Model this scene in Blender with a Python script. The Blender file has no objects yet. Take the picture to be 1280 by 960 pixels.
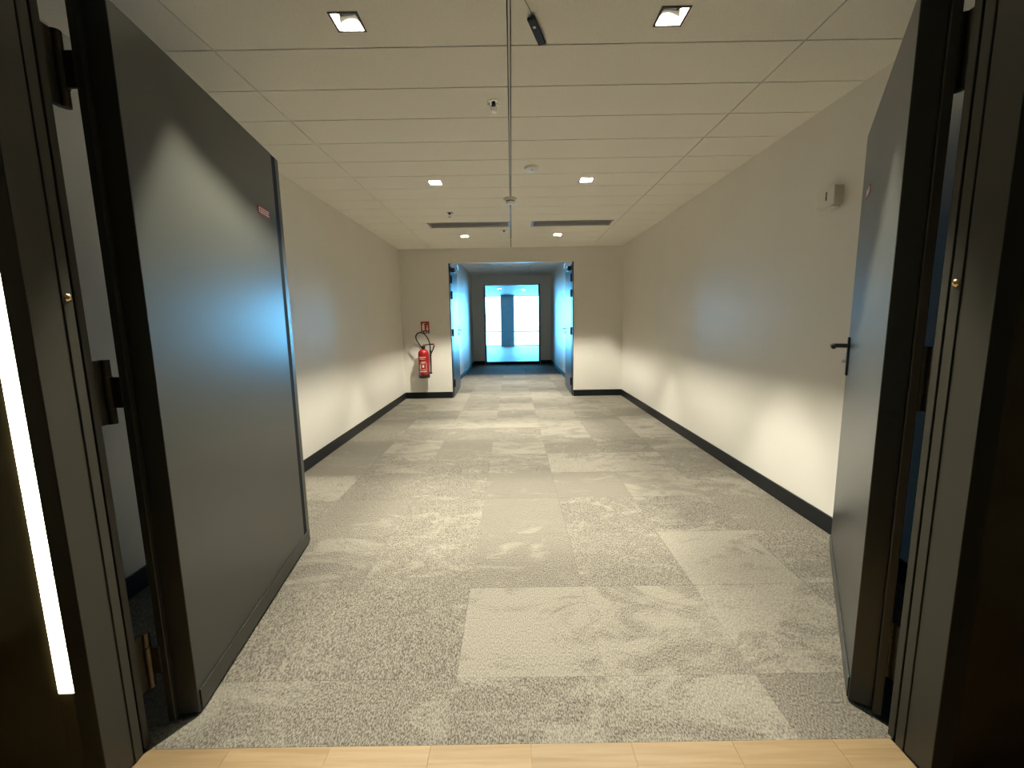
import bpy, bmesh, math, random
from mathutils import Matrix, Vector
random.seed(7)
SC = bpy.context.scene
COL = SC.collection

# ------------------------------------------------------------------ camera
F_PX, PITCH, ROLL, YAW, CAM_H = 543.357, 0.1408, 0.0166, -0.0015, 1.1798

def cam_dir(u, v, w):
    """camera-space (right, down, forward) -> world"""
    c, s = math.cos(ROLL), math.sin(ROLL)
    u, v = c*u - s*v, s*u + c*v
    up = -v
    c, s = math.cos(PITCH), math.sin(PITCH)
    y = w*c + up*s
    z = up*c - w*s
    c, s = math.cos(YAW), math.sin(YAW)
    return Vector((c*u + s*y, -s*u + c*y, z))

cd = bpy.data.cameras.new('camera')
cam = bpy.data.objects.new('camera', cd)
COL.objects.link(cam)
rx, ux, fx = cam_dir(1, 0, 0), cam_dir(0, -1, 0), cam_dir(0, 0, 1)
m = Matrix(((rx.x, ux.x, -fx.x, 0), (rx.y, ux.y, -fx.y, 0), (rx.z, ux.z, -fx.z, CAM_H), (0, 0, 0, 1)))
cam.matrix_world = m
cd.sensor_fit = 'HORIZONTAL'
cd.sensor_width = 36.0
cd.lens = F_PX/1280*36.0
cd.clip_start = 0.02
cd.clip_end = 500
SC.camera = cam

# ------------------------------------------------------------------ world, exposure
SKY = (0.14, 0.54, 1.0)
SKY_STRENGTH = 36.0
LAMP_W = 64.0
LAMP_COL = (1.0, 0.945, 0.765)
w = bpy.data.worlds.new('sky')
SC.world = w
w.use_nodes = True
wn = w.node_tree.nodes
bg = wn['Background']
bg.inputs[0].default_value = (*SKY, 1)
bg.inputs[1].default_value = SKY_STRENGTH
SC.view_settings.view_transform = 'Standard'
SC.view_settings.look = 'None'
SC.view_settings.exposure = 0.14
SC.view_settings.gamma = 1.0
SC.view_settings.use_curve_mapping = False
SC.cycles.max_bounces = 12
SC.cycles.diffuse_bounces = 8
SC.cycles.glossy_bounces = 6
SC.cycles.transparent_max_bounces = 12
SC.cycles.sample_clamp_indirect = 8.0
SC.cycles.caustics_reflective = False
SC.cycles.caustics_refractive = False

# daylight portal in the far facade: guides sampling of the sky through the window band
def portal(x0, x1, y, z0, z1):
    l = bpy.data.lights.new('daylight_portal', 'AREA')
    l.shape = 'RECTANGLE'
    l.size = x1-x0
    l.size_y = z1-z0
    l.cycles.is_portal = True
    o = bpy.data.objects.new('daylight_portal', l)
    o.location = ((x0+x1)/2, y, (z0+z1)/2)
    o.rotation_euler = (-math.pi/2, 0, 0)
    COL.objects.link(o)

# ------------------------------------------------------------------ materials
def new_mat(name):
    mt = bpy.data.materials.new(name)
    mt.use_nodes = True
    nt = mt.node_tree
    return mt, nt, nt.nodes['Principled BSDF']

def plain(name, col, rough=0.5, metal=0.0, spec=0.5, noise=0.0, nscale=40.0, bump=0.0, bscale=300.0, emit=None, estr=0.0):
    mt, nt, b = new_mat(name)
    b.inputs['Base Color'].default_value = (*col, 1)
    b.inputs['Roughness'].default_value = rough
    b.inputs['Metallic'].default_value = metal
    b.inputs['Specular IOR Level'].default_value = spec
    tc = nt.nodes.new('ShaderNodeTexCoord')
    if noise:
        n = nt.nodes.new('ShaderNodeTexNoise')
        n.inputs['Scale'].default_value = nscale
        n.inputs['Detail'].default_value = 4
        nt.links.new(tc.outputs['Object'], n.inputs['Vector'])
        mr = nt.nodes.new('ShaderNodeMapRange')
        mr.inputs[1].default_value, mr.inputs[2].default_value = 0.3, 0.7
        mr.inputs[3].default_value, mr.inputs[4].default_value = 1-noise, 1+noise
        nt.links.new(n.outputs['Fac'], mr.inputs[0])
        mx = nt.nodes.new('ShaderNodeVectorMath')
        mx.operation = 'SCALE'
        mx.inputs[0].default_value = col
        nt.links.new(mr.outputs[0], mx.inputs['Scale'])
        nt.links.new(mx.outputs[0], b.inputs['Base Color'])
    if bump:
        n2 = nt.nodes.new('ShaderNodeTexNoise')
        n2.inputs['Scale'].default_value = bscale
        n2.inputs['Detail'].default_value = 2
        nt.links.new(tc.outputs['Object'], n2.inputs['Vector'])
        bp = nt.nodes.new('ShaderNodeBump')
        bp.inputs['Strength'].default_value = bump
        bp.inputs['Distance'].default_value = 0.001
        nt.links.new(n2.outputs['Fac'], bp.inputs['Height'])
        nt.links.new(bp.outputs[0], b.inputs['Normal'])
    if emit:
        b.inputs['Emission Color'].default_value = (*emit, 1)
        b.inputs['Emission Strength'].default_value = estr
    return mt

def carpet_mat():
    mt, nt, b = new_mat('carpet_tile')
    N, L = nt.nodes.new, nt.links.new
    geo = N('ShaderNodeNewGeometry')
    oi = N('ShaderNodeObjectInfo')
    # every tile is cut from another piece of the pattern
    off = N('ShaderNodeVectorMath'); off.operation = 'SCALE'
    off.inputs[0].default_value = (37.0, 61.0, 13.0)
    L(oi.outputs['Random'], off.inputs['Scale'])
    vec = N('ShaderNodeVectorMath'); vec.operation = 'ADD'
    L(geo.outputs['Position'], vec.inputs[0]); L(off.outputs[0], vec.inputs[1])
    # big cloudy patches
    n1 = N('ShaderNodeTexNoise'); n1.inputs['Scale'].default_value = 3.6; n1.inputs['Detail'].default_value = 9
    n1.inputs['Roughness'].default_value = 0.76; n1.inputs['Distortion'].default_value = 0.9
    mp = N('ShaderNodeMapping'); mp.inputs['Scale'].default_value = (0.8, 1.5, 1)
    L(vec.outputs[0], mp.inputs['Vector']); L(mp.outputs[0], n1.inputs['Vector'])
    shift = N('ShaderNodeMath'); shift.operation = 'MULTIPLY_ADD'
    frac = N('ShaderNodeMath'); frac.operation = 'FRACT'
    mul = N('ShaderNodeMath'); mul.operation = 'MULTIPLY'; mul.inputs[1].default_value = 17.31
    L(oi.outputs['Random'], mul.inputs[0]); L(mul.outputs[0], frac.inputs[0])
    shift.inputs[1].default_value = 0.20; shift.inputs[2].default_value = -0.10
    L(frac.outputs[0], shift.inputs[0])
    add = N('ShaderNodeMath'); add.operation = 'ADD'
    L(n1.outputs['Fac'], add.inputs[0]); L(shift.outputs[0], add.inputs[1])
    patch = N('ShaderNodeMapRange'); patch.inputs[1].default_value = 0.465; patch.inputs[2].default_value = 0.575
    L(add.outputs[0], patch.inputs[0])
    # yarn loops: fine ribs running along the corridor
    n2 = N('ShaderNodeTexNoise'); n2.inputs['Scale'].default_value = 1.0; n2.inputs['Detail'].default_value = 2
    mp2 = N('ShaderNodeMapping'); mp2.inputs['Scale'].default_value = (310, 115, 50)
    L(vec.outputs[0], mp2.inputs['Vector']); L(mp2.outputs[0], n2.inputs['Vector'])
    sp = N('ShaderNodeMapRange'); sp.inputs[1].default_value = 0.37; sp.inputs[2].default_value = 0.62
    L(n2.outputs['Fac'], sp.inputs[0])
    light = N('ShaderNodeMix'); light.data_type = 'RGBA'
    light.inputs[6].default_value = (0.130, 0.119, 0.099, 1); light.inputs[7].default_value = (0.245, 0.227, 0.192, 1)
    dark = N('ShaderNodeMix'); dark.data_type = 'RGBA'
    dark.inputs[6].default_value = (0.060, 0.053, 0.044, 1); dark.inputs[7].default_value = (0.208, 0.190, 0.160, 1)
    mix = N('ShaderNodeMix'); mix.data_type = 'RGBA'
    L(sp.outputs[0], light.inputs[0]); L(sp.outputs[0], dark.inputs[0])
    L(patch.outputs[0], mix.inputs[0]); L(dark.outputs[2], mix.inputs[6]); L(light.outputs[2], mix.inputs[7])
    # whole-tile shade
    mr = N('ShaderNodeMapRange'); mr.inputs[3].default_value = 0.93; mr.inputs[4].default_value = 1.05
    L(oi.outputs['Random'], mr.inputs[0])
    sc = N('ShaderNodeVectorMath'); sc.operation = 'SCALE'
    L(mix.outputs[2], sc.inputs[0]); L(mr.outputs[0], sc.inputs['Scale'])
    L(sc.outputs[0], b.inputs['Base Color'])
    b.inputs['Roughness'].default_value = 0.9
    b.inputs['Specular IOR Level'].default_value = 0.25
    bp = N('ShaderNodeBump'); bp.inputs['Strength'].default_value = 0.5; bp.inputs['Distance'].default_value = 0.002
    L(n2.outputs['Fac'], bp.inputs['Height']); L(bp.outputs[0], b.inputs['Normal'])
    return mt

def wood_mat():
    mt, nt, b = new_mat('oak')
    N, L = nt.nodes.new, nt.links.new
    geo = N('ShaderNodeNewGeometry'); oi = N('ShaderNodeObjectInfo')
    off = N('ShaderNodeVectorMath'); off.operation = 'SCALE'; off.inputs[0].default_value = (31, 17, 5)
    L(oi.outputs['Random'], off.inputs['Scale'])
    vec = N('ShaderNodeVectorMath'); vec.operation = 'ADD'
    L(geo.outputs['Position'], vec.inputs[0]); L(off.outputs[0], vec.inputs[1])
    mp = N('ShaderNodeMapping'); mp.inputs['Scale'].default_value = (3, 60, 20)
    n = N('ShaderNodeTexNoise'); n.inputs['Scale'].default_value = 1; n.inputs['Detail'].default_value = 5; n.inputs['Distortion'].default_value = 0.8
    L(vec.outputs[0], mp.inputs[0]); L(mp.outputs[0], n.inputs['Vector'])
    r = N('ShaderNodeMapRange'); r.inputs[1].default_value = 0.3; r.inputs[2].default_value = 0.7
    L(n.outputs['Fac'], r.inputs[0])
    mx = N('ShaderNodeMix'); mx.data_type = 'RGBA'
    mx.inputs[6].default_value = (0.215, 0.142, 0.068, 1); mx.inputs[7].default_value = (0.28, 0.202, 0.112, 1)
    L(r.outputs[0], mx.inputs[0])
    mr = N('ShaderNodeMapRange'); mr.inputs[3].default_value = 0.88; mr.inputs[4].default_value = 1.06
    L(oi.outputs['Random'], mr.inputs[0])
    sc = N('ShaderNodeVectorMath'); sc.operation = 'SCALE'
    L(mx.outputs[2], sc.inputs[0]); L(mr.outputs[0], sc.inputs['Scale'])
    L(sc.outputs[0], b.inputs['Base Color'])
    b.inputs['Roughness'].default_value = 0.4
    return mt

def glass_mat():
    mt = bpy.data.materials.new('pane_glass')
    mt.use_nodes = True
    nt = mt.node_tree
    nt.nodes.clear()
    N, L = nt.nodes.new, nt.links.new
    out = N('ShaderNodeOutputMaterial'); tr = N('ShaderNodeBsdfTransparent'); gl = N('ShaderNodeBsdfGlossy')
    tr.inputs[0].default_value = (0.94, 0.97, 0.96, 1); gl.inputs['Roughness'].default_value = 0.02
    fr = N('ShaderNodeFresnel'); fr.inputs['IOR'].default_value = 1.5
    mx = N('ShaderNodeMixShader')
    L(fr.outputs[0], mx.inputs[0]); L(tr.outputs[0], mx.inputs[1]); L(gl.outputs[0], mx.inputs[2]); L(mx.outputs[0], out.inputs[0])
    return mt

M = dict(
    wall=plain('wall_paint', (0.76, 0.735, 0.69), 0.30, spec=0.5, noise=0.015, nscale=3, bump=0.15, bscale=220),
    rwall=plain('recess_wall_paint', (0.72, 0.71, 0.68), 0.35, noise=0.015, nscale=3, bump=0.12, bscale=220),
    ctile=plain('mineral_ceiling_tile', (0.88, 0.86, 0.80), 0.9, spec=0.2, noise=0.04, nscale=120, bump=0.3, bscale=260),
    cbar=plain('ceiling_bar_paint', (0.60, 0.58, 0.53), 0.22, spec=0.7),
    cvoid=plain('ceiling_void', (0.012, 0.011, 0.009), 0.95),
    base=plain('black_baseboard', (0.006, 0.0075, 0.0095), 0.42, spec=0.35, noise=0.1, nscale=20),
    door=plain('door_paint', (0.044, 0.046, 0.040), 0.31, spec=0.45, noise=0.012, nscale=1.5, bump=0.08, bscale=160),
    dooredge=plain('door_edge_paint', (0.045, 0.040, 0.030), 0.45, noise=0.05, nscale=8),
    jamb=plain('frame_paint', (0.036, 0.035, 0.027), 0.40, noise=0.04, nscale=10, bump=0.06, bscale=160),
    seal=plain('rubber_seal', (0.006, 0.006, 0.006), 0.7, spec=0.2),
    steel=plain('hinge_steel', (0.12, 0.106, 0.078), 0.42, metal=1.0, noise=0.1, nscale=60),
    chrome=plain('chrome', (0.75, 0.74, 0.72), 0.12, metal=1.0),
    brass=plain('brass', (0.75, 0.55, 0.28), 0.25, metal=1.0),
    blackm=plain('black_metal', (0.010, 0.010, 0.011), 0.35),
    blackp=plain('black_plastic', (0.005, 0.005, 0.006), 0.6),
    panel=plain('bronze_gloss_panel', (0.075, 0.060, 0.033), 0.12, spec=0.7, noise=0.15, nscale=6),
    lobby=plain('lobby_wall_paint', (0.36, 0.37, 0.31), 0.6),
    carpet=carpet_mat(), oak=wood_mat(), glass=glass_mat(),
    slab=plain('subfloor', (0.12, 0.11, 0.09), 0.9),
    white=plain('white_plastic', (0.74, 0.71, 0.64), 0.4),
    reflector=plain('white_reflector', (0.62, 0.61, 0.56), 0.35),
    lens=plain('lamp_lens', (0.9, 0.9, 0.85), 0.4, emit=(1.0, 0.9, 0.7), estr=30.0),
    led=plain('led_diffuser', (0.9, 0.88, 0.8), 0.5, emit=(1.0, 0.90, 0.62), estr=16.0),
    alu=plain('anodised_aluminium', (0.58, 0.58, 0.58), 0.35, metal=0.9),
    darkslot=plain('vent_throat', (0.03, 0.03, 0.03), 0.7),
    red=plain('red_enamel', (0.30, 0.012, 0.014), 0.22, spec=0.6),
    redflat=plain('red_print', (0.36, 0.022, 0.02), 0.5),
    cream=plain('cream_print', (0.78, 0.70, 0.56), 0.5),
    pwhite=plain('white_print', (0.80, 0.78, 0.74), 0.5),
    pblue=plain('navy_print', (0.02, 0.022, 0.05), 0.5),
    rubber=plain('black_rubber', (0.008, 0.008, 0.008), 0.45),
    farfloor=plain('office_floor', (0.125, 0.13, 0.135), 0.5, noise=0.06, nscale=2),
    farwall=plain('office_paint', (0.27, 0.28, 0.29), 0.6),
    column=plain('concrete_column', (0.85, 0.86, 0.87), 0.7, noise=0.05, nscale=5),
    rail=plain('grey_rail', (0.25, 0.27, 0.3), 0.5),
    terrace=plain('terrace_slab', (0.55, 0.55, 0.53), 0.8, noise=0.05, nscale=3),
)

# ------------------------------------------------------------------ mesh helpers
class MB:
    def __init__(self): self.bm = bmesh.new()
    def box(self, x0, x1, y0, y1, z0, z1, bevel=0.0):
        vs = [self.bm.verts.new(p) for p in ((x0,y0,z0),(x1,y0,z0),(x1,y1,z0),(x0,y1,z0),(x0,y0,z1),(x1,y0,z1),(x1,y1,z1),(x0,y1,z1))]
        fs = [self.bm.faces.new([vs[i] for i in f]) for f in ((3,2,1,0),(4,5,6,7),(0,1,5,4),(1,2,6,5),(2,3,7,6),(3,0,4,7))]
        if bevel:
            es = list({e for f in fs for e in f.edges})
            bmesh.ops.bevel(self.bm, geom=es, offset=bevel, segments=1, affect='EDGES', profile=0.5)
        return self
    def cyl(self, p, axis, r, h, seg=20, r2=None):
        """solid cylinder/cone from p along axis ('x','y','z' or Vector)"""
        a = Vector({'x': (1,0,0), 'y': (0,1,0), 'z': (0,0,1)}[axis]) if isinstance(axis, str) else Vector(axis).normalized()
        return self.lathe(p, a, [(0, 0), (r, 0), (r if r2 is None else r2, h), (0, h)], seg)
    def lathe(self, p, a, prof, seg=24):
        a = Vector(a).normalized()
        t = Vector((1,0,0)) if abs(a.x) < .9 else Vector((0,1,0))
        u = a.cross(t).normalized(); v = a.cross(u)
        p = Vector(p); rings = []
        for r, h in prof:
            if r < 1e-6: rings.append([self.bm.verts.new(p + a*h)])
            else: rings.append([self.bm.verts.new(p + a*h + (u*math.cos(k*2*math.pi/seg) + v*math.sin(k*2*math.pi/seg))*r) for k in range(seg)])
        for A, B in zip(rings, rings[1:]):
            for k in range(seg):
                k2 = (k+1) % seg
                if len(A) == 1 and len(B) > 1: self.bm.faces.new((A[0], B[k], B[k2]))
                elif len(B) == 1 and len(A) > 1: self.bm.faces.new((A[k], B[0], A[k2]))
                elif len(A) > 1: self.bm.faces.new((A[k], B[k], B[k2], A[k2]))
        return self
    def tube(self, pts, r, seg=8):
        pts = [Vector(p) for p in pts]; rings = []
        n = None
        for i, p in enumerate(pts):
            d = (pts[min(i+1, len(pts)-1)] - pts[max(i-1, 0)]).normalized()
            if n is None:
                n = d.orthogonal().normalized()
            else:
                n = (n - d*n.dot(d)).normalized()
            b = d.cross(n)
            rings.append([self.bm.verts.new(p + (n*math.cos(k*2*math.pi/seg) + b*math.sin(k*2*math.pi/seg))*r) for k in range(seg)])
        for A, B in zip(rings, rings[1:]):
            for k in range(seg):
                self.bm.faces.new((A[k], A[(k+1) % seg], B[(k+1) % seg], B[k]))
        self.bm.faces.new(rings[0][::-1]); self.bm.faces.new(rings[-1])
        return self
    def xform(self, mat):
        self.bm.transform(mat); return self
    def build(self, name, mat, parent=None, loc=(0,0,0), smooth=False, rot=None):
        bmesh.ops.recalc_face_normals(self.bm, faces=self.bm.faces)
        me = bpy.data.meshes.new(name)
        self.bm.to_mesh(me); self.bm.free()
        me.materials.append(M[mat] if isinstance(mat, str) else mat)
        if smooth:
            for p in me.polygons: p.use_smooth = True
            me.set_sharp_from_angle(angle=math.radians(40))
        o = bpy.data.objects.new(name, me)
        o.location = loc
        if rot is not None: o.rotation_euler = rot
        COL.objects.link(o)
        if parent: o.parent = parent
        return o

def piece(name, me, loc, parent):
    o = bpy.data.objects.new(name, me); o.location = loc; COL.objects.link(o); o.parent = parent
    return o
def empty(name, loc=(0,0,0), rz=0.0):
    o = bpy.data.objects.new(name, None); o.empty_display_size = 0.1
    o.location = loc; o.rotation_euler = (0, 0, rz); COL.objects.link(o)
    return o
def tag(o, label, cat=None, group=None, kind=None):
    if label: o['label'] = label
    if cat: o['category'] = cat
    if group: o['group'] = group
    if kind: o['kind'] = kind
    return o
def struct(o, label=None):
    o['kind'] = 'structure'
    if label: o['label'] = label
    return o
def catmull(pts, n=8):
    P = [Vector(p) for p in pts]; P = [P[0]*2-P[1]] + P + [P[-1]*2-P[-2]]; out = []
    for i in range(1, len(P)-2):
        for k in range(n):
            t = k/n
            out.append(0.5*((2*P[i]) + (P[i+1]-P[i-1])*t + (2*P[i-1]-5*P[i]+4*P[i+1]-P[i+2])*t*t + (3*P[i]-P[i-1]-3*P[i+1]+P[i+2])*t**3))
    out.append(P[-2]); return out

# ------------------------------------------------------------------ dimensions (metres; camera stands at x = y = 0)
XL, XR = -1.712, 1.734          # corridor side walls
YW0, YW1 = 0.965, 1.085         # wall that holds the open double door
YB = 6.861                      # end wall of the corridor
CEIL = 2.311
JX = 1.05                       # half width of the near doorway
OX0, OX1, OH = -0.958, 0.967, 2.105   # opening in the end wall
YB2 = 6.96
RX0, RX1, RC = -1.10, 1.12, 2.47      # passage behind the opening
YE, YE2 = 12.4, 12.5            # glazed partition at its end
GX0, GX1, GH = -0.735, 0.775, 2.215
YF = 22.4                       # facade
FC = 2.51
SILL = 1.074

# ------------------------------------------------------------------ shell
mb = MB()
mb.box(XL-0.15, XL, YW0, YB+0.2, -0.05, 2.6)
wl = struct(mb.build('wall_left', 'wall'), 'beige painted corridor wall behind the wide open dark door leaf')
wr = struct(MB().box(XR, XR+0.15, YW0, YB+0.2, -0.05, 2.6).build('wall_right', 'wall'), 'beige painted corridor wall carrying the small white box')
mb = MB()
mb.box(XL, OX0, YB, YB2, 0, 2.75); mb.box(OX1, XR, YB, YB2, 0, 2.75); mb.box(OX0, OX1, YB, YB2, OH, 2.75)
wb = struct(mb.build('wall_back', 'wall'), 'beige end wall with the opening and the fire extinguisher')
mb = MB()
mb.box(-2.0, -JX-0.055, YW0+0.012, YW1, 0, 2.75); mb.box(JX+0.055, 2.0, YW0+0.012, YW1, 0, 2.75); mb.box(-JX-0.055, JX+0.055, YW0+0.012, YW1, 2.06, 2.75)
wf = struct(mb.build('wall_front', 'wall'), 'wall around the near double doorway')

# corridor carpet tiles, children of the floor slab
fl = struct(MB().box(-2.0, 2.0, SILL, YE2, -0.06, -0.008).build('floor', 'slab'), 'corridor floor laid with beige and grey carpet tiles')
tile_cache = {}
def carpet_tile(x0, x1, y0, y1):
    g = 0.0003
    key = (round(x1-x0, 3), round(y1-y0, 3))
    if key not in tile_cache:
        b = MB(); hx, hy = (x1-x0)/2-g, (y1-y0)/2-g
        b.box(-hx, hx, -hy, hy, -0.008, 0.0, bevel=0.0004)
        o = b.build('carpet_tile', 'carpet', fl); tile_cache[key] = o.data
        o.location = ((x0+x1)/2, (y0+y1)/2, 0)
    else:
        piece('carpet_tile', tile_cache[key], ((x0+x1)/2, (y0+y1)/2, 0), fl)
def grid(a0, a1, o, s):
    k = math.floor((a0-o)/s); out = []
    while o+k*s < a1-1e-6:
        p, q = max(a0, o+k*s), min(a1, o+(k+1)*s)
        if q-p > 0.02: out.append((p, q))
        k += 1
    return out
for y0, y1 in grid(SILL, YB, 1.806, 0.5):
    lo, hi = (XL+0.002, XR-0.002)
    for x0, x1 in grid(lo, hi, -0.204, 0.5):
        carpet_tile(x0, x1, y0, y1)
for y0, y1 in grid(YB, YE, 1.806, 0.5):
    lo, hi = (OX0, OX1) if y1 < YB2+0.4 and y0 < YB2 - 0.001 and y1-y0 < 0.2 else (RX0, RX1)
    for x0, x1 in grid(lo, hi, -0.204, 0.5):
        carpet_tile(x0, x1, y0, y1)

# corridor ceiling: mineral tiles with recessed joints
TW, TR, TX0, TY0 = 1.2217, 0.3166, 0.008, 1.9721
DL = [(-0.60, 1.8138), (0.622, 1.8138), (-0.60, 3.713), (0.622, 3.713), (-0.60, 5.929), (0.622, 5.929)]
VENT = [(-0.945, 0.0), (0.25, 1.185)]
VY0, VY1 = TY0+10*TR, TY0+11*TR
ce = struct(MB().box(XL, XR, YW1, YB, CEIL+0.14, CEIL+0.2).build('ceiling', 'cvoid'), 'suspended ceiling of long beige mineral tiles')
def holed(x0, x1, y0, y1, hx0, hx1, hy0, hy1):
    b = MB(); t = 0.016
    v = []
    for z in (0, t):
        v.append([b.bm.verts.new((x, y, z)) for x, y in ((x0,y0),(x1,y0),(x1,y1),(x0,y1))])
        v.append([b.bm.verts.new((x, y, z)) for x, y in ((hx0,hy0),(hx1,hy0),(hx1,hy1),(hx0,hy1))])
    for k in range(4):
        n = (k+1) % 4
        b.bm.faces.new((v[0][k], v[0][n], v[1][n], v[1][k])); b.bm.faces.new((v[2][k], v[2][n], v[3][n], v[3][k]))
        b.bm.faces.new((v[0][k], v[0][n], v[2][n], v[2][k])); b.bm.faces.new((v[1][k], v[1][n], v[3][n], v[3][k]))
    return b
HS = 0.052   # half side of a downlight aperture
ccache = {}
def ceil_tile(x0, x1, y0, y1, gx0, gx1):
    gy = 0.0038
    cx, cy = (x0+x1)/2, (y0+y1)/2
    dl = [d for d in DL if x0 < d[0] < x1 and y0 < d[1] < y1]
    if dl:
        d = dl[0]
        holed(x0+gx0-cx, x1-gx1-cx, y0+gy-cy, y1-gy-cy, d[0]-HS-cx, d[0]+HS-cx, d[1]-HS-cy, d[1]+HS-cy).build('ceiling_tile', 'ctile', ce, (cx, cy, CEIL))
        return
    key = (round(x1-x0, 3), round(y1-y0, 3), gx0, gx1)
    if key not in ccache:
        o = MB().box(x0+gx0-cx, x1-gx1-cx, y0+gy-cy, y1-gy-cy, 0, 0.016).build('ceiling_tile', 'ctile', ce, (cx, cy, CEIL))
        ccache[key] = o.data
    else:
        piece('ceiling_tile', ccache[key], (cx, cy, CEIL), ce)
GC, GS = 0.0085, 0.0035
for y0, y1 in grid(YW1, YB, TY0, TR):
    cols = [(XL, TX0-TW, 0.001, GS), (TX0-TW, TX0, GS, GC), (TX0, TX0+TW, GC, GS), (TX0+TW, XR, GS, 0.001)]
    if abs(y0-VY0) < 0.01:
        cols = [cols[0], (TX0-TW, VENT[0][0]-0.004, GS, 0.0), (TX0, VENT[1][0]-0.004, GC, 0.0), (VENT[1][1]+0.004, TX0+TW, 0.0, GS), cols[3]]
    for x0, x1, a, b in cols:
        ceil_tile(x0, x1, y0, y1, a, b)
mb = MB()   # centre carrier bar between the two tile columns, set slightly back
mb.box(TX0-0.0042, TX0+0.0042, YW1, YB, CEIL+0.002, CEIL+0.03)
mb.build('carrier_bar', 'cbar', ce)
mb = MB()
for xx in (TX0-TW, TX0+TW): mb.box(xx-0.012, xx+0.012, YW1, YB, CEIL+0.017, CEIL+0.022)
k = 0
for y0, y1 in grid(YW1, YB, TY0, TR):
    for xa, xb in ((XL, TX0-TW), (TX0-TW, TX0), (TX0, TX0+TW), (TX0+TW, XR)):
        mb.box(xa, xb, y0-0.006, y0+0.006, CEIL+0.017, CEIL+0.019)
mb.build('hidden_grid', 'cvoid', ce)

# baseboards
BH, BT = 0.098, 0.012
def bboard(name, segs, label):
    b = MB()
    for s in segs: b.box(*s, bevel=0.0015)
    return struct(b.build(name, 'base'), label)
bboard('baseboard_left', [(XL, XL+BT, YW1, YB, 0.0, BH)], 'black baseboard along the corridor wall behind the extinguisher side')
bboard('baseboard_right', [(XR-BT, XR, YW1, YB, 0.0, BH)], 'long black baseboard along the wall with the small white box')
bboard('baseboard_back', [(XL+BT, OX0, YB-BT, YB, 0.0, BH), (OX1, XR-BT, YB-BT, YB, 0.0, BH)], 'black baseboard on the end wall each side of the opening')
bboard('baseboard_recess', [(RX0, RX0+BT, YB2+0.05, YE, 0, BH), (RX1-BT, RX1, YB2+0.05, YE, 0, BH), (RX0+BT, GX0-0.04, YE-BT, YE, 0, BH), (GX1+0.04, RX1-BT, YE-BT, YE, 0, BH)], 'baseboard around the bluish passage')

# passage behind the opening
struct(MB().box(RX0-0.12, RX0, YB2, YE2, 0, RC+0.2).build('wall_recess_left', 'rwall'), 'bluish white passage wall behind the far door with the closer')
struct(MB().box(RX1, RX1+0.12, YB2, YE2, 0, RC+0.2).build('wall_recess_right', 'rwall'), 'bluish white passage wall opposite')
mb = MB()
mb.box(RX0, GX0-0.03, YE, YE2, 0, GH+0.04); mb.box(GX1+0.03, RX1, YE, YE2, 0, GH+0.04)
mb.box(RX0, RX1, YE-0.03, YE2, GH+0.02, RC+0.2)
struct(mb.build('wall_recess_end', 'rwall'), 'shaded wall around the glazed partition at the end of the passage')
rc = struct(MB().box(RX0, RX1, YB2, YE, RC+0.14, RC+0.19).build('ceiling_recess', 'cvoid'), 'tiled ceiling of the passage')
rcache = {}
RDL = [(-0.60, 8.31), (0.62, 8.31)]
for y0, y1 in grid(YB2, YE-0.03, YB2, 0.9):
    for x0, x1 in ((RX0, -0.42), (-0.42, 0.44), (0.44, RX1)):
        key = (round(x1-x0, 3), round(y1-y0, 3))
        cx, cy = (x0+x1)/2, (y0+y1)/2
        hl = [d for d in RDL if x0 < d[0] < x1 and y0 < d[1] < y1]
        if hl:
            d = hl[0]
            holed(x0-cx+0.004, x1-cx-0.004, y0-cy+0.004, y1-cy-0.004, d[0]-HS-cx, d[0]+HS-cx, d[1]-HS-cy, d[1]+HS-cy).build('ceiling_tile', 'ctile', rc, (cx, cy, RC))
        elif key not in rcache:
            o = MB().box(x0-cx+0.004, x1-cx-0.004, y0-cy+0.004, y1-cy-0.004, 0, 0.016).build('ceiling_tile', 'ctile', rc, (cx, cy, RC)); rcache[key] = o.data
        else: piece('ceiling_tile', rcache[key], (cx, cy, RC), rc)

# glazed partition: dark posts, threshold, two panes
gl = struct(empty('window_1', ((GX0+GX1)/2, YE+0.05, 0)), 'glazed partition with dark posts at the end of the passage')
def loc(o): return o.location
def rel(b, o): return b.xform(Matrix.Translation(-o.location))
rel(MB().box(GX0-0.03, GX0+0.012, YE-0.005, YE+0.06, 0, GH+0.02), gl).build('post', 'blackm', gl)
rel(MB().box(GX1-0.012, GX1+0.03, YE-0.005, YE+0.06, 0, GH+0.02), gl).build('post', 'blackm', gl)
rel(MB().box(GX0+0.012, GX1-0.012, YE-0.005, YE+0.06, 0, 0.075), gl).build('threshold_rail', 'blackm', gl)
rel(MB().box(GX0+0.012, GX1-0.012, YE, YE+0.05, GH-0.012, GH+0.02), gl).build('top_rail', 'alu', gl)
rel(MB().box(GX0+0.012, 0.016, YE+0.02, YE+0.03, 0.075, GH-0.012), gl).build('pane', 'glass', gl)
rel(MB().box(0.024, GX1-0.012, YE+0.02, YE+0.03, 0.075, GH-0.012), gl).build('pane', 'glass', gl)

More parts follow.
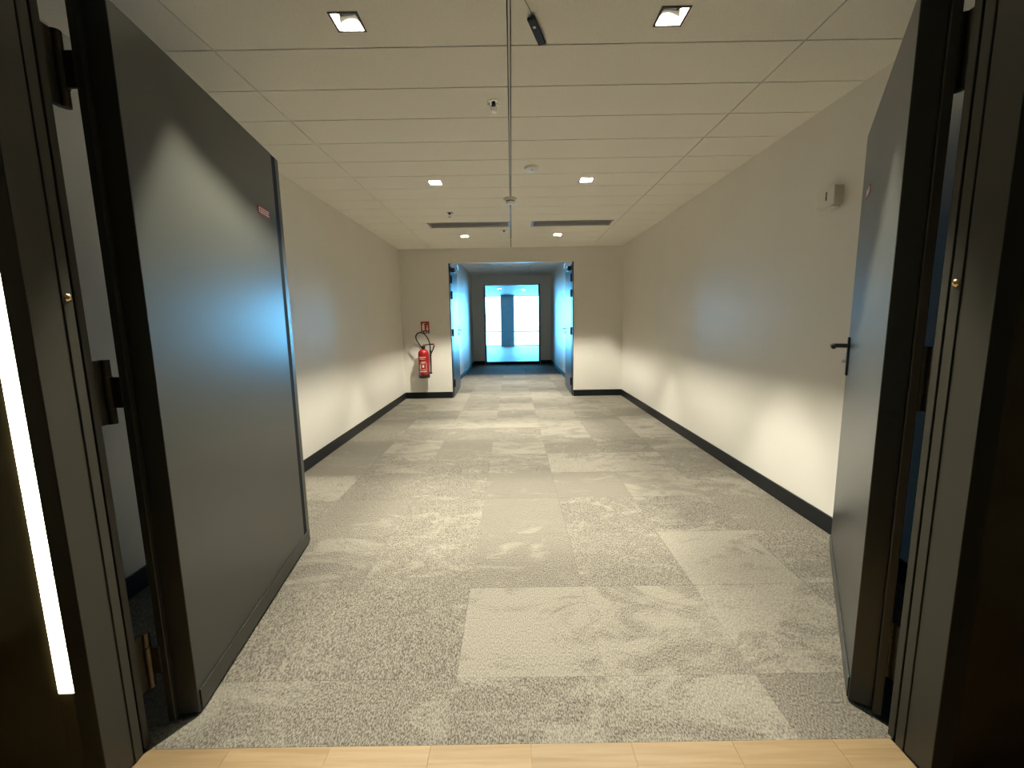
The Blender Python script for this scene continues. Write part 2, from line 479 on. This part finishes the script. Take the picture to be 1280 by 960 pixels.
# ------------------------------------------------------------------ bright room beyond and its facade
FX0, FX1 = -4.5, 4.5
struct(MB().box(FX0, FX1, YE2, YF+0.2, -0.06, 0.0).build('floor_office', 'farfloor'), 'blue lit floor of the empty room beyond the glass')
oc = struct(MB().box(FX0, FX1, YE2, YF+0.2, FC, FC+0.1).build('ceiling_office', 'farwall'), 'blue lit ceiling of the room beyond the glass')
mb = MB(); mb.box(FX0-0.1, FX0, YE2, YF+0.2, 0, FC); struct(mb.build('wall_office_left', 'farwall'), 'side wall of the room beyond the glass')
mb = MB(); mb.box(FX1, FX1+0.1, YE2, YF+0.2, 0, FC); struct(mb.build('wall_office_right', 'farwall'), 'opposite side wall of the room beyond the glass')
mb = MB(); mb.box(FX0, RX0-0.12, YE2, YE2+0.1, 0, FC); mb.box(RX1+0.12, FX1, YE2, YE2+0.1, 0, FC)
mb.box(RX0-0.12, RX1+0.12, YE2, YE2+0.1, GH+0.02, FC)
mb.box(RX0-0.12, GX0-0.03, YE2, YE2+0.1, 0, GH+0.02); mb.box(GX1+0.03, RX1+0.12, YE2, YE2+0.1, 0, GH+0.02)
struct(mb.build('wall_office_near', 'farwall'), 'wall of the bright room around the glazed partition')
COLX = [(-0.545, 0.135), (-4.5, -3.9), (3.9, 4.5)]
for i, (a, b) in enumerate(COLX):
    o = MB().box(a, b, YF-0.35, YF+0.1, 0, FC, bevel=0.01).build('trim_%d' % (i+2), 'column')
    struct(o, ['square column between the two bright windows', 'column at the end of the facade', 'column at the other end of the facade'][i])
for i, (a, b) in enumerate(((-3.9, -0.545), (0.135, 3.9))):
    wdw = struct(empty('window_%d' % (i+2), ((a+b)/2, YF, 0)), ['bright full height facade window beside the column, with thin posts', 'wider bright facade window beyond the glass'][i])
    rel(MB().box(a, b, YF-0.02, YF+0.06, 0, 0.03), wdw).build('window_sill', 'alu', wdw)
    rel(MB().box(a, b, YF-0.02, YF+0.06, FC-0.03, FC), wdw).build('window_head', 'alu', wdw)
    n = 2
    for k in range(n):
        xa, xb = a+(b-a)*k/n, a+(b-a)*(k+1)/n
        rel(MB().box(xa+0.01, xb-0.01, YF+0.015, YF+0.025, 0.03, FC-0.03), wdw).build('pane', 'glass', wdw)
    portal(a, b, YF+0.03, 0.0, FC)
rail = empty('balcony_rail', (0, YF+0.9, 0))
MB().box(FX0, FX1, -0.03, 0.03, 0.66, 0.73).build('handrail', 'rail', rail)
for xx in (-4.4, -2.9, -1.4, -0.66, 0.22, 1.38, 2.8, 4.3):
    MB().box(xx-0.013, xx+0.013, -0.012, 0.012, 0, 0.95 if abs(xx) < 1.5 else 0.66).build('rail_post', 'rail', rail)
tag(rail, 'slim grey balcony rail with posts outside the bright windows', 'railing')
struct(MB().box(FX0-1, FX1+1, YF+0.2, YF+1.0, -0.12, -0.02).build('floor_terrace', 'terrace'), 'narrow terrace slab outside the facade')
for i, (xx, yy) in enumerate(((-0.469, 17.5), (0.50, 18.3))):
    t = empty('office_downlight', (xx, yy, FC))
    MB().lathe((0, 0, 0), (0, 0, -1), [(0.0, 0), (0.10, 0), (0.10, 0.012), (0.075, 0.014), (0.0, 0.008)], 20).build('lamp_ring', 'white', t, smooth=True)
    MB().cyl((0, 0, -0.010), (0, 0, -1), 0.07, 0.006).build('lamp_lens', 'lens', t)
    tag(t, ['small lit ceiling lamp beyond the glass, in front of the square column', 'small lit ceiling lamp beyond the glass, over the wider window'][i], 'ceiling lamp', 'lamps in the room beyond the glass')

# ------------------------------------------------------------------ near lobby where the camera stands
struct(MB().box(-1.95, -1.80, -1.8, YW0+0.012, -0.05, 2.75).build('wall_lobby_left', 'lobby'), 'dark lobby wall')
struct(MB().box(1.80, 1.95, -1.8, YW0+0.012, -0.05, 2.75).build('wall_lobby_right', 'lobby'), 'dark lobby wall mirrored in the gloss panel')
struct(MB().box(-1.95, 1.95, -1.9, -1.8, -0.05, 2.75).build('wall_lobby_back', 'lobby'), 'dark wall behind the viewer')
struct(MB().box(-1.95, 1.95, -1.9, YW0+0.012, 2.7, 2.8).build('ceiling_lobby', 'lobby'), 'dark lobby ceiling')
bboard('baseboard_lobby', [(1.788, 1.80, -1.8, YW0, 0, 0.1), (-1.80, -1.788, -1.8, YW0, 0, 0.1)], 'black baseboard of the dark lobby')
lf = struct(MB().box(-1.95, 1.95, -1.8, SILL, -0.06, -0.014).build('floor_lobby', 'slab'), 'light oak floor in front of the carpet')
pcache = {}
row = 0
y1 = SILL
while y1 > -1.75:
    d = 0.14; y0 = y1-d
    x0 = -1.80 - (0.146 + (row*0.117) % 0.283)
    while x0 < 1.80:
        a, b = max(x0, -1.80), min(x0+0.283, 1.80)
        if y1 > YW0+0.02: a, b = max(a, -JX), min(b, JX)
        if b-a > 0.01:
            key = round(b-a, 3)
            if key not in pcache:
                o = MB().box(-(b-a)/2+0.0004, (b-a)/2-0.0004, -d/2+0.0004, d/2-0.0004, -0.014, 0.0).build('floor_plank', 'oak', lf, ((a+b)/2, (y0+y1)/2, 0)); pcache[key] = o.data
            else: piece('floor_plank', pcache[key], ((a+b)/2, (y0+y1)/2, 0), lf)
        x0 += 0.283
    y1 = y0; row += 1

# gloss panels beside the door frame (lobby side)
LX0, LX1 = -1.141, -1.098
for a, b, nm in ((-1.80, LX0-0.002, 0), (LX1+0.002, -JX-0.012, 1), (JX+0.012, 1.80, 2)):
    p = MB().box(a, b, YW0, YW0+0.012, 0.002, 2.7).build('gloss_panel', 'panel', wf)
ledo = empty('led_strip_light', ((LX0+LX1)/2, YW0, 0.285))
rel(MB().box(LX0-0.0015, LX1+0.0015, YW0-0.001, YW0+0.0115, 0.280, 2.56), ledo).build('profile', 'alu', ledo)
rel(MB().box(LX0, LX1, YW0-0.004, YW0+0.005, 0.285, 2.55, bevel=0.002), ledo).build('diffuser', 'led', ledo)
tag(ledo, 'glowing vertical light strip set in the dark panel beside the door frame', 'light strip')
MB().box(LX0-0.0015, LX1+0.0015, YW0, YW0+0.0115, 0.002, 0.279).build('gloss_panel', 'panel', wf)

# ------------------------------------------------------------------ near door frame
tr = struct(empty('trim_1', (0, YW0, 0)), 'dark grey metal frame of the near double doorway')
tr['category'] = 'door frame'
for s in (-1, 1):
    def B(xa, xb, *r, **k):
        return rel(MB().box(min(s*xa, s*xb), max(s*xa, s*xb), *r, **k), tr)
    B(JX+0.003, JX+0.055, YW0-0.004, 1.036, 0, 2.06, bevel=0.0012).build('jamb', 'jamb', tr)
    B(JX, JX+0.055, 1.036, 1.0605, 0, 2.06, bevel=0.0012).build('rebate', 'jamb', tr)
    B(JX+0.012, JX+0.055, 1.0605, 1.0695, 0, 2.06).build('seal', 'seal', tr)
    B(JX+0.004, JX+0.055, 1.0695, YW1+0.004, 0, 2.06, bevel=0.0012).build('jamb_edge', 'jamb', tr)
    rel(MB().lathe((s*(JX+0.001), 1.049, 1.255), (-s, 0, 0), [(0, -0.002), (0.0095, -0.002), (0.0095, 0.002), (0.006, 0.006), (0.0, 0.0075)], 16), tr).build('brass_screw', 'brass', tr, smooth=True)
rel(MB().box(-JX, JX, YW0-0.004, 1.045, 2.005, 2.06, bevel=0.0012), tr).build('head', 'jamb', tr)
rel(MB().box(-JX, JX, 1.045, YW1+0.004, 2.02, 2.06), tr).build('head_rebate', 'jamb', tr)

# ------------------------------------------------------------------ near double door leaves
def sticker(parent, s, x0, x1, z0, z1, lines=3):
    b = MB().box(x0, x1, min(-s*0.0022, 0), max(-s*0.0022, 0), z0, z1)
    st = b.build('fire_door_notice', 'redflat', parent)
    st['label'] = 'small red notice with white lines'
    b = MB(); h = (z1-z0)
    for k in range(lines):
        zc = z1 - h*(k+1)/(lines+1)
        ind = 0.006 if k != 1 else 0.010
        b.box(x0+0.016+ind-0.006, x1-ind, min(-s*0.003, -s*0.0022), max(-s*0.003, -s*0.0022), zc-h*0.06, zc+h*0.06)
    b.box(x0+0.003, x0+0.010, min(-s*0.003, -s*0.0022), max(-s*0.003, -s*0.0022), z0+h*0.2, z1-h*0.2)
    b.build('notice_print', 'pwhite', st)
def leaf(name, P0, P1, s, label, groove):
    """s=+1: back of the leaf lies on the local +y side"""
    dx, dy = P1[0]-P0[0], P1[1]-P0[1]
    W = math.hypot(dx, dy)
    d = struct(empty(name, (P0[0], P0[1], 0), math.atan2(dy, dx)), label)
    d['category'] = 'door'
    def B(x0, x1, b0, b1, z0, z1, bevel=0.0):
        return MB().box(x0, x1, min(s*b0, s*b1), max(s*b0, s*b1), z0, z1, bevel=bevel)
    sw = W-0.086 if groove else W
    B(0, sw, 0, 0.056, 0.010, 1.985, 0.0015).build('slab', 'door', d)
    B(-0.020, W if groove else W-0.02, 0.0562, 0.076, 0.010, 1.995, 0.0012).build('rebate_lip', 'dooredge' if not groove else 'door', d)
    if groove:
        B(sw+0.0005, sw+0.044, 0.0022, 0.0562, 0.012, 1.983).build('edge_seal', 'seal', d)
        B(sw+0.0445, W, 0.0005, 0.0562, 0.012, 1.983, 0.001).build('meeting_strip', 'door', d)
    B(0.010, W-0.02 if groove else sw-0.004, -0.0045, 0.0, 0.012, 0.078, 0.001).build('drop_plate', 'jamb' if groove else 'door', d)
    return d, W
LD, LW = leaf('door_1', (-0.977, 1.181), (-1.133, 2.262), 1, 'wide open dark grey door leaf with a red notice, facing a scarred gloss', True)
LD['label'] = 'dark grey door leaf with red notice, swung open beside the glowing light strip'
sticker(LD, 1, 0.80, 0.918, 1.668, 1.704)
RD, RW = leaf('door_2', (1.020, 1.191), (1.622, 2.10), -1, 'dark grey door leaf with black lever handle, folded back toward the wall', False)
sticker(RD, -1, 0.76, 0.88, 1.668, 1.704)
# lever handle on the second leaf (visible face at local y = 0, outward = +y)
hp = MB().box(RW-0.075, RW-0.035, 0.0, 0.008, 0.905, 1.085, bevel=0.002).build('handle_plate', 'blackm', RD)
lv = MB().cyl((RW-0.055, 0.006, 1.045), 'y', 0.010, 0.045, 14)
lv.tube(catmull([(RW-0.055, 0.046, 1.045), (RW-0.058, 0.060, 1.045), (RW-0.075, 0.066, 1.045), (RW-0.12, 0.067, 1.045), (RW-0.18, 0.066, 1.045)], 5), 0.0098, 10)
lv.build('lever', 'blackm', hp, smooth=True)
MB().cyl((RW-0.055, 0.006, 0.972), 'y', 0.0095, 0.018, 14).build('lock_cylinder', 'alu', hp, smooth=True)
# hinges: knuckles between leaf and frame
for o, s, hx in ((LD, -1, -1.078), (RD, 1, 1.085)):
    inv = (Matrix.Translation(o.location) @ Matrix.Rotation(o.rotation_euler.z, 4, 'Z')).inverted()
    for zc in (1.802, 1.013, 0.222):
        hy = 1.146
        b = MB()
        b.cyl((hx, hy, zc-0.086), 'z', 0.0115, 0.042, 14); b.cyl((hx, hy, zc-0.043), 'z', 0.0135, 0.084, 14); b.cyl((hx, hy, zc+0.042), 'z', 0.0115, 0.044, 14)
        h = b.xform(inv).build('hinge', 'steel', o, smooth=True)
        b = MB()
        b.box(min(hx, hx+s*0.016), max(hx, hx+s*0.016), YW1+0.003, hy, zc-0.085, zc+0.085)
        xa, xb = hx-s*(0.036 if s < 0 else 0.018), hx
        b.box(min(xa, xb), max(xa, xb), hy-0.004, hy+0.004, zc-0.042, zc+0.040)
        b.xform(inv).build('hinge_plate', 'steel', h)

# ------------------------------------------------------------------ far double door, folded open into the passage
FH = 2.065
for i, s in enumerate((-1, 1)):
    ox = OX0 if s < 0 else OX1
    fr = struct(empty('trim_%d' % (i+5), (ox, YB2, 0)), ['dark frame edge of the opening on the extinguisher side', 'dark frame edge of the opening on the plain side'][i])
    rel(MB().box(min(ox, ox-s*0.014), max(ox, ox-s*0.014), YB+0.012, YB2+0.01, 0.0, OH, bevel=0.001), fr).build('frame_post', 'blackm', fr)
    P0 = Vector((ox-s*0.016, YB2+0.03)); P1 = Vector((ox+s*0.022, YB2+0.03+1.12))
    dv = P1-P0
    d = struct(empty('door_%d' % (i+3), (P0.x, P0.y, 0), math.atan2(dv.y, dv.x)), ['far dark door leaf folded open beyond the fire extinguisher', 'far dark door leaf folded open opposite the extinguisher side'][i])
    d['category'] = 'door'
    W = dv.length; bs = 1 if s < 0 else -1
    def B(x0, x1, b0, b1, z0, z1, bevel=0.0):
        return MB().box(x0, x1, min(bs*b0, bs*b1), max(bs*b0, bs*b1), z0, z1, bevel=bevel)
    B(0.01, W-0.012, 0, 0.05, 0.010, FH, 0.001).build('slab', 'door', d)
    B(W-0.012, W, 0.004, 0.05, 0.010, FH).build('edge_seal', 'seal', d)
    B(0.0, 0.01, 0.004, 0.05, 0.010, FH).build('edge_seal', 'seal', d)
    hp = B(W-0.085, W-0.05, -0.007, 0, 0.95, 1.12, 0.001).build('handle_plate', 'alu', d)
    lv = MB().cyl((W-0.068, 0, 1.055), (0, -bs, 0), 0.010, 0.055, 12)
    lv.tube([(W-0.060, -bs*0.052, 1.055), (W-0.12, -bs*0.055, 1.055), (W-0.20, -bs*0.055, 1.055)], 0.010, 10)
    lv.build('lever', 'chrome', hp, smooth=True)
    MB().cyl((W-0.068, 0, 0.985), (0, -bs, 0), 0.012, 0.02, 12).build('lock_cylinder', 'chrome', hp, smooth=True)
    cl = B(0.06, 0.30, -0.055, 0, FH-0.085, FH-0.02, 0.004).build('door_closer', 'blackm', d)
    b = MB(); b.tube([(0.22, -bs*0.03, FH-0.012), (0.48, -bs*0.075, FH+0.0), (0.02, -bs*0.10, FH+0.022)], 0.009, 8)
    b.build('closer_arm', 'alu', cl, smooth=True)
    for zc in (0.22, 1.03, 1.62, 1.86):
        MB().cyl((-0.004, bs*0.004 - bs*0.012, zc-0.06), 'z', 0.011, 0.12, 12).build('hinge', 'blackm', d, smooth=True)

# head of the far opening: pale painted liner
struct(MB().box(OX0, OX1, YB+0.004, YB2+0.012, OH-0.012, OH).build('trim_7', 'white'), 'pale painted head liner of the far opening')

# ------------------------------------------------------------------ downlights
DLAB = ['square downlight nearest the viewer, on the extinguisher side of the ceiling',
        'square downlight nearest the viewer, beside the dangling black tag',
        'middle square downlight on the extinguisher side, before the smoke detector',
        'middle square downlight near the flat round ceiling disc',
        'small far square downlight behind the vent that touches the centre bar',
        'small far square downlight behind the vent set off from the centre bar']
dl_meshes = None
def downlight(x, y, label, z=CEIL, dim=1.0):
    global dl_meshes
    t = empty('square_downlight', (x, y, z))
    tag(t, label, 'downlight', 'square recessed downlights of the corridor')
    if dl_meshes is None:
        b = MB()   # thin dark trim round the aperture
        o, i = HS+0.003, HS-0.0055
        for r in ((-o, o, -o, -i), (-o, o, i, o), (-o, -i, -i, i), (i, o, -i, i)):
            b.box(*r, -0.003, 0.010)
        tr_ = b.build('trim_frame', 'blackm', t)
        b = MB()   # pyramid reflector, open below
        q = [b.bm.verts.new((a*(HS-0.0055), c*(HS-0.0055), 0.0)) for a, c in ((-1,-1),(1,-1),(1,1),(-1,1))]
        p = [b.bm.verts.new((a*0.0385, c*0.0385+0.002, 0.044)) for a, c in ((-1,-1),(1,-1),(1,1),(-1,1))]
        for k in range(4): b.bm.faces.new((q[k], q[(k+1) % 4], p[(k+1) % 4], p[k]))
        rf = b.build('reflector', 'reflector', t)
        b = MB()   # dark upper cone round the lens
        q = [b.bm.verts.new((a*0.0385, c*0.0385+0.002, 0.0442)) for a, c in ((-1,-1),(1,-1),(1,1),(-1,1))]
        p = [b.bm.verts.new((a*0.031, c*0.031+0.0035, 0.074)) for a, c in ((-1,-1),(1,-1),(1,1),(-1,1))]
        for k in range(4): b.bm.faces.new((q[k], q[(k+1) % 4], p[(k+1) % 4], p[k]))
        cn = b.build('lamp_cone', 'blackp', t)
        ho = MB().box(-0.034, 0.034, -0.0305, 0.0375, 0.0745, 0.11).build('lamp_housing', 'blackp', t)
        ln = MB().cyl((0, 0.0035, 0.0702), 'z', 0.014, 0.004, 20).build('lamp_lens', 'lens', t)
        b = MB(); b.lathe((0, 0.0035, 0.052), (0, 0, 1), [(0.018, 0.0), (0.018, 0.022), (0.0195, 0.022), (0.0195, 0.0), (0.018, 0.0)], 20)
        sn = b.build('added_snoot', 'blackp', t)  # unseen tube added to keep lamp light off the upper cone
        dl_meshes = [sn, tr_, rf, cn, ho, ln]
    else:
        for s in dl_meshes:
            c = s.copy(); COL.objects.link(c); c.parent = t
    l = bpy.data.lights.new('downlight_beam', 'AREA')
    l.shape = 'DISK'; l.size = 0.012; l.energy = LAMP_W*dim; l.color = LAMP_COL
    l.spread = math.radians(150)
    lo = bpy.data.objects.new('downlight_beam', l); lo.location = (0, 0.0035, 0.0695); COL.objects.link(lo); lo.parent = t
for (x, y), lab in zip(DL, DLAB): downlight(x, y, lab)
for x, lab in ((-0.60, 'added unseen square downlight in the passage ceiling above the far leaf on the extinguisher side'), (0.62, 'added unseen square downlight in the passage ceiling above the far leaf on the plain side')): downlight(x, 8.31, lab, RC, 0.9)  # pair added out of view behind the opening to brighten the passage

# ------------------------------------------------------------------ vents
for i, (a, b_) in enumerate(VENT):
    y0, y1 = VY0+0.012, VY1-0.05
    v = empty('linear_air_vent', ((a+b_)/2, (y0+y1)/2, CEIL))
    tag(v, ['long slotted air vent ending at the centre ceiling bar', 'long slotted air vent set off from the centre ceiling bar'][i], 'air vent', 'slotted air vents in the ceiling')
    hx, hy = (b_-a)/2, (y1-y0)/2
    f = MB()
    for r in ((-hx, hx, -hy, -hy+0.014), (-hx, hx, hy-0.014, hy), (-hx, -hx+0.022, -hy+0.014, hy-0.014), (hx-0.022, hx, -hy+0.014, hy-0.014)):
        f.box(*r, -0.003, 0.02)
    f.build('vent_frame', 'alu', v)
    MB().box(-hx+0.02, hx-0.02, -hy+0.012, hy-0.012, 0.035, 0.04).build('throat', 'darkslot', v)
    n = 6
    for k in range(n):
        yy = -hy+0.014 + (k+0.5)*(2*hy-0.028)/n
        MB().box(-hx+0.022, hx-0.022, yy-0.0105, yy+0.0105, 0.0, 0.004).xform(Matrix.Translation((0, yy, 0.002)) @ Matrix.Rotation(0.35, 4, 'X') @ Matrix.Translation((0, -yy, 0))).build('slat', 'alu', v)
    # back strip of tile left of the grille row
    MB().box(-hx, hx, hy+0.002, hy+0.046, 0.0, 0.016).build('filler_strip', 'ctile', v)

# ------------------------------------------------------------------ ceiling devices
def sprinkler(x, y, label):
    t = empty('sprinkler_head', (x, y, CEIL))
    tag(t, label, 'sprinkler', 'sprinkler heads of the corridor')
    MB().lathe((0, 0, 0), (0, 0, -1), [(0, 0.0), (0.036, 0.0), (0.036, 0.003), (0.026, 0.007), (0.020, 0.002), (0, 0.002)], 24).build('rosette', 'chrome', t, smooth=True)
    MB().cyl((0, 0, -0.002), (0, 0, -1), 0.011, 0.016, 14).build('nipple', 'blackm', t, smooth=True)
    b = MB()
    for s in (-1, 1): b.tube(catmull([(s*0.008, 0, -0.016), (s*0.014, 0, -0.026), (s*0.010, 0, -0.038), (0, 0, -0.044)], 4), 0.0022, 6)
    b.cyl((0, 0, -0.018), (0, 0, -1), 0.003, 0.026, 8)
    b.build('yoke', 'chrome', t, smooth=True)
    MB().cyl((0, 0, -0.044), (0, 0, -1), 0.014, 0.0018, 16).build('deflector', 'chrome', t, smooth=True)
sprinkler(-0.075, 2.437, 'chrome sprinkler head nearest the viewer, beside the centre ceiling bar')
sprinkler(-0.622, 4.694, 'sprinkler head in front of the vent that touches the centre bar')
sprinkler(-0.076, 5.605, 'tiny far sprinkler head behind the two vents')
t = empty('ceiling_disc', (0.169, 3.40, CEIL))
MB().lathe((0, 0, 0), (0, 0, -1), [(0, 0), (0.058, 0), (0.058, 0.006), (0.050, 0.016), (0.020, 0.019), (0, 0.019)], 28).build('cover', 'white', t, smooth=True)
MB().cyl((0, 0, -0.019), (0, 0, -1), 0.006, 0.006, 12).build('indicator', 'alu', t, smooth=True)
tag(t, 'flat round white detector disc beside the centre bar, between the downlights', 'detector')
t = empty('smoke_detector', (0.006, 4.20, CEIL))
MB().lathe((0, 0, 0), (0, 0, -1), [(0, 0), (0.064, 0), (0.064, 0.012), (0.056, 0.022), (0, 0.022)], 28).build('base', 'white', t, smooth=True)
MB().lathe((0, 0, -0.022), (0, 0, -1), [(0, 0), (0.040, 0), (0.040, 0.010), (0, 0.010)], 24).build('sensing_chamber', 'blackp', t, smooth=True)
MB().lathe((0, 0, -0.032), (0, 0, -1), [(0, 0), (0.044, 0), (0.043, 0.008), (0.034, 0.018), (0, 0.021)], 24).build('cap', 'white', t, smooth=True)
tag(t, 'white domed smoke detector under the centre ceiling bar', 'smoke detector')
t = empty('passage_detector', (-0.01, 10.45, RC))
MB().lathe((0, 0, 0), (0, 0, -1), [(0, 0), (0.055, 0), (0.055, 0.015), (0.042, 0.04), (0, 0.045)], 20).build('cover', 'white', t, smooth=True)
MB().lathe((0, 0, 0), (0, 0, -1), [(0.055, 0), (0.075, 0), (0.075, 0.008), (0.055, 0.008)], 20).build('base', 'white', t, smooth=True)
tag(t, 'white round detector on the ceiling of the bluish passage', 'detector')

# dangling black tag on a thin wire
A = Vector((0.090, 1.790, CEIL-0.012)); Bp = Vector((0.143, 1.944, CEIL-0.012))
ang = math.atan2((Bp-A).y, (Bp-A).x)
t = empty('black_ceiling_tag', (*A.xy, CEIL-0.012), ang)
Lg = (Bp-A).length
MB().box(0, Lg, -0.0155, 0.0155, -0.006, 0.006, bevel=0.0025).build('casing', 'blackp', t)
MB().box(0.040, 0.052, -0.005, 0.005, -0.0068, -0.0055).build('white_mark', 'pwhite', t)
MB().box(-0.006, 0.002, -0.014, -0.004, -0.003, 0.003).build('clip', 'blackp', t)
MB().tube([(-0.004, -0.009, 0.0), (-0.05, -0.006, 0.004), (-0.13, 0.004, 0.011)], 0.0010, 6).build('wire', 'rubber', t)
MB().tube([(Lg*0.5, 0, 0.005), (Lg*0.5, 0, 0.012)], 0.004, 6).build('mount', 'blackp', t)
tag(t, 'small black tag on a thin wire under the ceiling, near the viewer', 'ceiling tag')

# ------------------------------------------------------------------ wall items
t = empty('wall_alarm_box', (XR, 2.435, 1.765))
b = MB().box(-0.050, 0.0, -0.065, 0.065, 0.0, 0.096, bevel=0.003)
b.build('casing', 'white', t)
MB().box(-0.0512, -0.0495, -0.012, -0.004, 0.028, 0.072).build('slot', 'darkslot', t)
MB().box(-0.046, -0.004, -0.045, 0.055, -0.010, 0.0005).build('bracket', 'white', t)
tag(t, 'small white box on the wall beside the folded back door leaf', 'wall box')
t = empty('round_wall_plate', (-1.08, YB, 1.226))
MB().lathe((0, 0, 0), (0, -1, 0), [(0, 0), (0.042, 0), (0.042, 0.005), (0.036, 0.008), (0, 0.008)], 28).build('plate', 'wall', t, smooth=True)
MB().lathe((0, -0.008, 0), (0, -1, 0), [(0.024, -0.001), (0.026, 0.0012), (0.028, -0.001)], 24).build('rim', 'white', t, smooth=True)
tag(t, 'round blank cover plate on the end wall above the extinguisher, by the opening', 'wall plate')

# extinguisher sign
t = empty('extinguisher_sign', (-1.355, YB, 1.03))
MB().box(-0.066, 0.066, -0.004, 0, 0, 0.185, bevel=0.001).build('board', 'redflat', t)
MB().box(-0.060, 0.060, -0.0052, -0.0038, 0.004, 0.036).build('text_band', 'pblue', t)
b = MB()
for x0, x1 in ((-0.052, -0.030), (-0.014, 0.012), (0.026, 0.046)): b.box(x0, x1, -0.0060, -0.0050, 0.012, 0.028)
b.build('band_print', 'pwhite', t)
b = MB()
b.box(-0.046, -0.008, -0.0052, -0.0038, 0.048, 0.130); b.box(-0.036, -0.018, -0.0052, -0.0038, 0.130, 0.150); b.box(-0.034, 0.002, -0.0052, -0.0038, 0.150, 0.160)
b.box(0.022, 0.046, -0.0052, -0.0038, 0.048, 0.088); b.box(0.028, 0.041, -0.0052, -0.0038, 0.088, 0.130)
b.build('pictogram', 'pwhite', t)
tag(t, 'small red and white fire extinguisher sign above the hose loop', 'sign')

# fire extinguisher
ex, ey = -1.375, YB-0.118
t = empty('fire_extinguisher', (ex, ey, 0.345))
R = 0.084
MB().lathe((0, 0, 0), (0, 0, 1), [(0, 0.012), (R*0.86, 0.012), (R*0.93, 0.03), (R, 0.055), (R, 0.375), (R*0.92, 0.405), (R*0.68, 0.432), (0.028, 0.448), (0, 0.448)], 32).build('cylinder', 'red', t, smooth=True)
MB().lathe((0, 0, 0), (0, 0, 1), [(0, 0), (R*0.97, 0), (R*1.02, 0.006), (R*1.02, 0.055), (R*0.99, 0.057)], 32).build('base_ring', 'rubber', t, smooth=True)
vv = MB().cyl((0, 0, 0.446), 'z', 0.026, 0.036, 16); vv.box(-0.036, 0.030, -0.02, 0.02, 0.470, 0.496, bevel=0.003)
val = vv.build('valve', 'blackp', t)
MB().box(0.0, 0.155, -0.013, 0.013, 0.500, 0.516, bevel=0.003).xform(Matrix.Translation((0, 0, 0.5)) @ Matrix.Rotation(-0.10, 4, 'Y') @ Matrix.Translation((0, 0, -0.5))).build('carry_handle', 'rubber', val)
MB().box(0.10, 0.17, -0.012, 0.012, 0.510, 0.530, bevel=0.003).build('squeeze_lever', 'red', val)
MB().tube(catmull([(-0.030, 0, 0.480), (-0.060, -0.01, 0.53), (-0.098, -0.015, 0.60), (-0.100, -0.012, 0.66), (-0.055, -0.005, 0.700), (0.005, 0.0, 0.695), (0.062, 0.0, 0.635), (0.098, 0.0, 0.55), (0.108, 0, 0.47), (0.108, 0, 0.36)], 7), 0.0095, 10).build('hose', 'rubber', t, smooth=True)
MB().tube([(0.108, 0, 0.40), (0.110, 0, 0.25), (0.104, 0, 0.075)], 0.011, 10).build('spray_pipe', 'rubber', t, smooth=True)
b = MB().box(0.096, 0.122, -0.014, 0.014, 0.335, 0.43, bevel=0.003); b.tube([(0.115, 0, 0.37), (0.150, 0, 0.44), (0.172, 0, 0.505)], 0.010, 8)
b.build('trigger_gun', 'rubber', t)
MB().box(0.082, 0.122, -0.014, 0.014, 0.062, 0.085, bevel=0.002).build('pipe_holder', 'rubber', t)
MB().box(-0.03, 0.03, R-0.004, 0.118, 0.30, 0.36).build('wall_bracket', 'blackm', t)
def band(a0, a1, z0, z1, r=R+0.0008, n=10):
    b = MB(); vs = []
    for k in range(n+1):
        a = a0+(a1-a0)*k/n
        vs.append([b.bm.verts.new((rr*math.sin(a), -rr*math.cos(a), z)) for rr, z in ((r, z0), (r, z1), (r-0.0012, z1), (r-0.0012, z0))])
    for A_, B_ in zip(vs, vs[1:]):
        for q in range(4): b.bm.faces.new((A_[q], A_[(q+1) % 4], B_[(q+1) % 4], B_[q]))
    b.bm.faces.new(vs[0]); b.bm.faces.new(vs[-1][::-1])
    return b
for a0, a1, z0, z1 in ((-0.75, 0.55, 0.322, 0.328), (-0.7, 0.2, 0.306, 0.309), (-0.6, 0.45, 0.293, 0.296), (-0.3, 0.5, 0.254, 0.258), (-0.45, 0.45, 0.240, 0.243), (-0.45, 0.3, 0.226, 0.229), (-0.55, -0.42, 0.15, 0.21), (0.62, 0.66, 0.10, 0.25), (-0.12, 0.20, 0.168, 0.205), (-0.5, 0.45, 0.137, 0.140), (-0.5, 0.45, 0.126, 0.129), (-0.65, 0.6, 0.100, 0.110)):
    o = band(a0, a1, z0, z1).build('label_print', 'cream', t)
MB().box(-0.022, 0.012, -R*0.78-0.0005, -R*0.70, 0.393, 0.405, bevel=0.001).build('pressure_tag', 'pwhite', t)
tag(t, 'red fire extinguisher with looped black hose hung on the end wall', 'fire extinguisher')
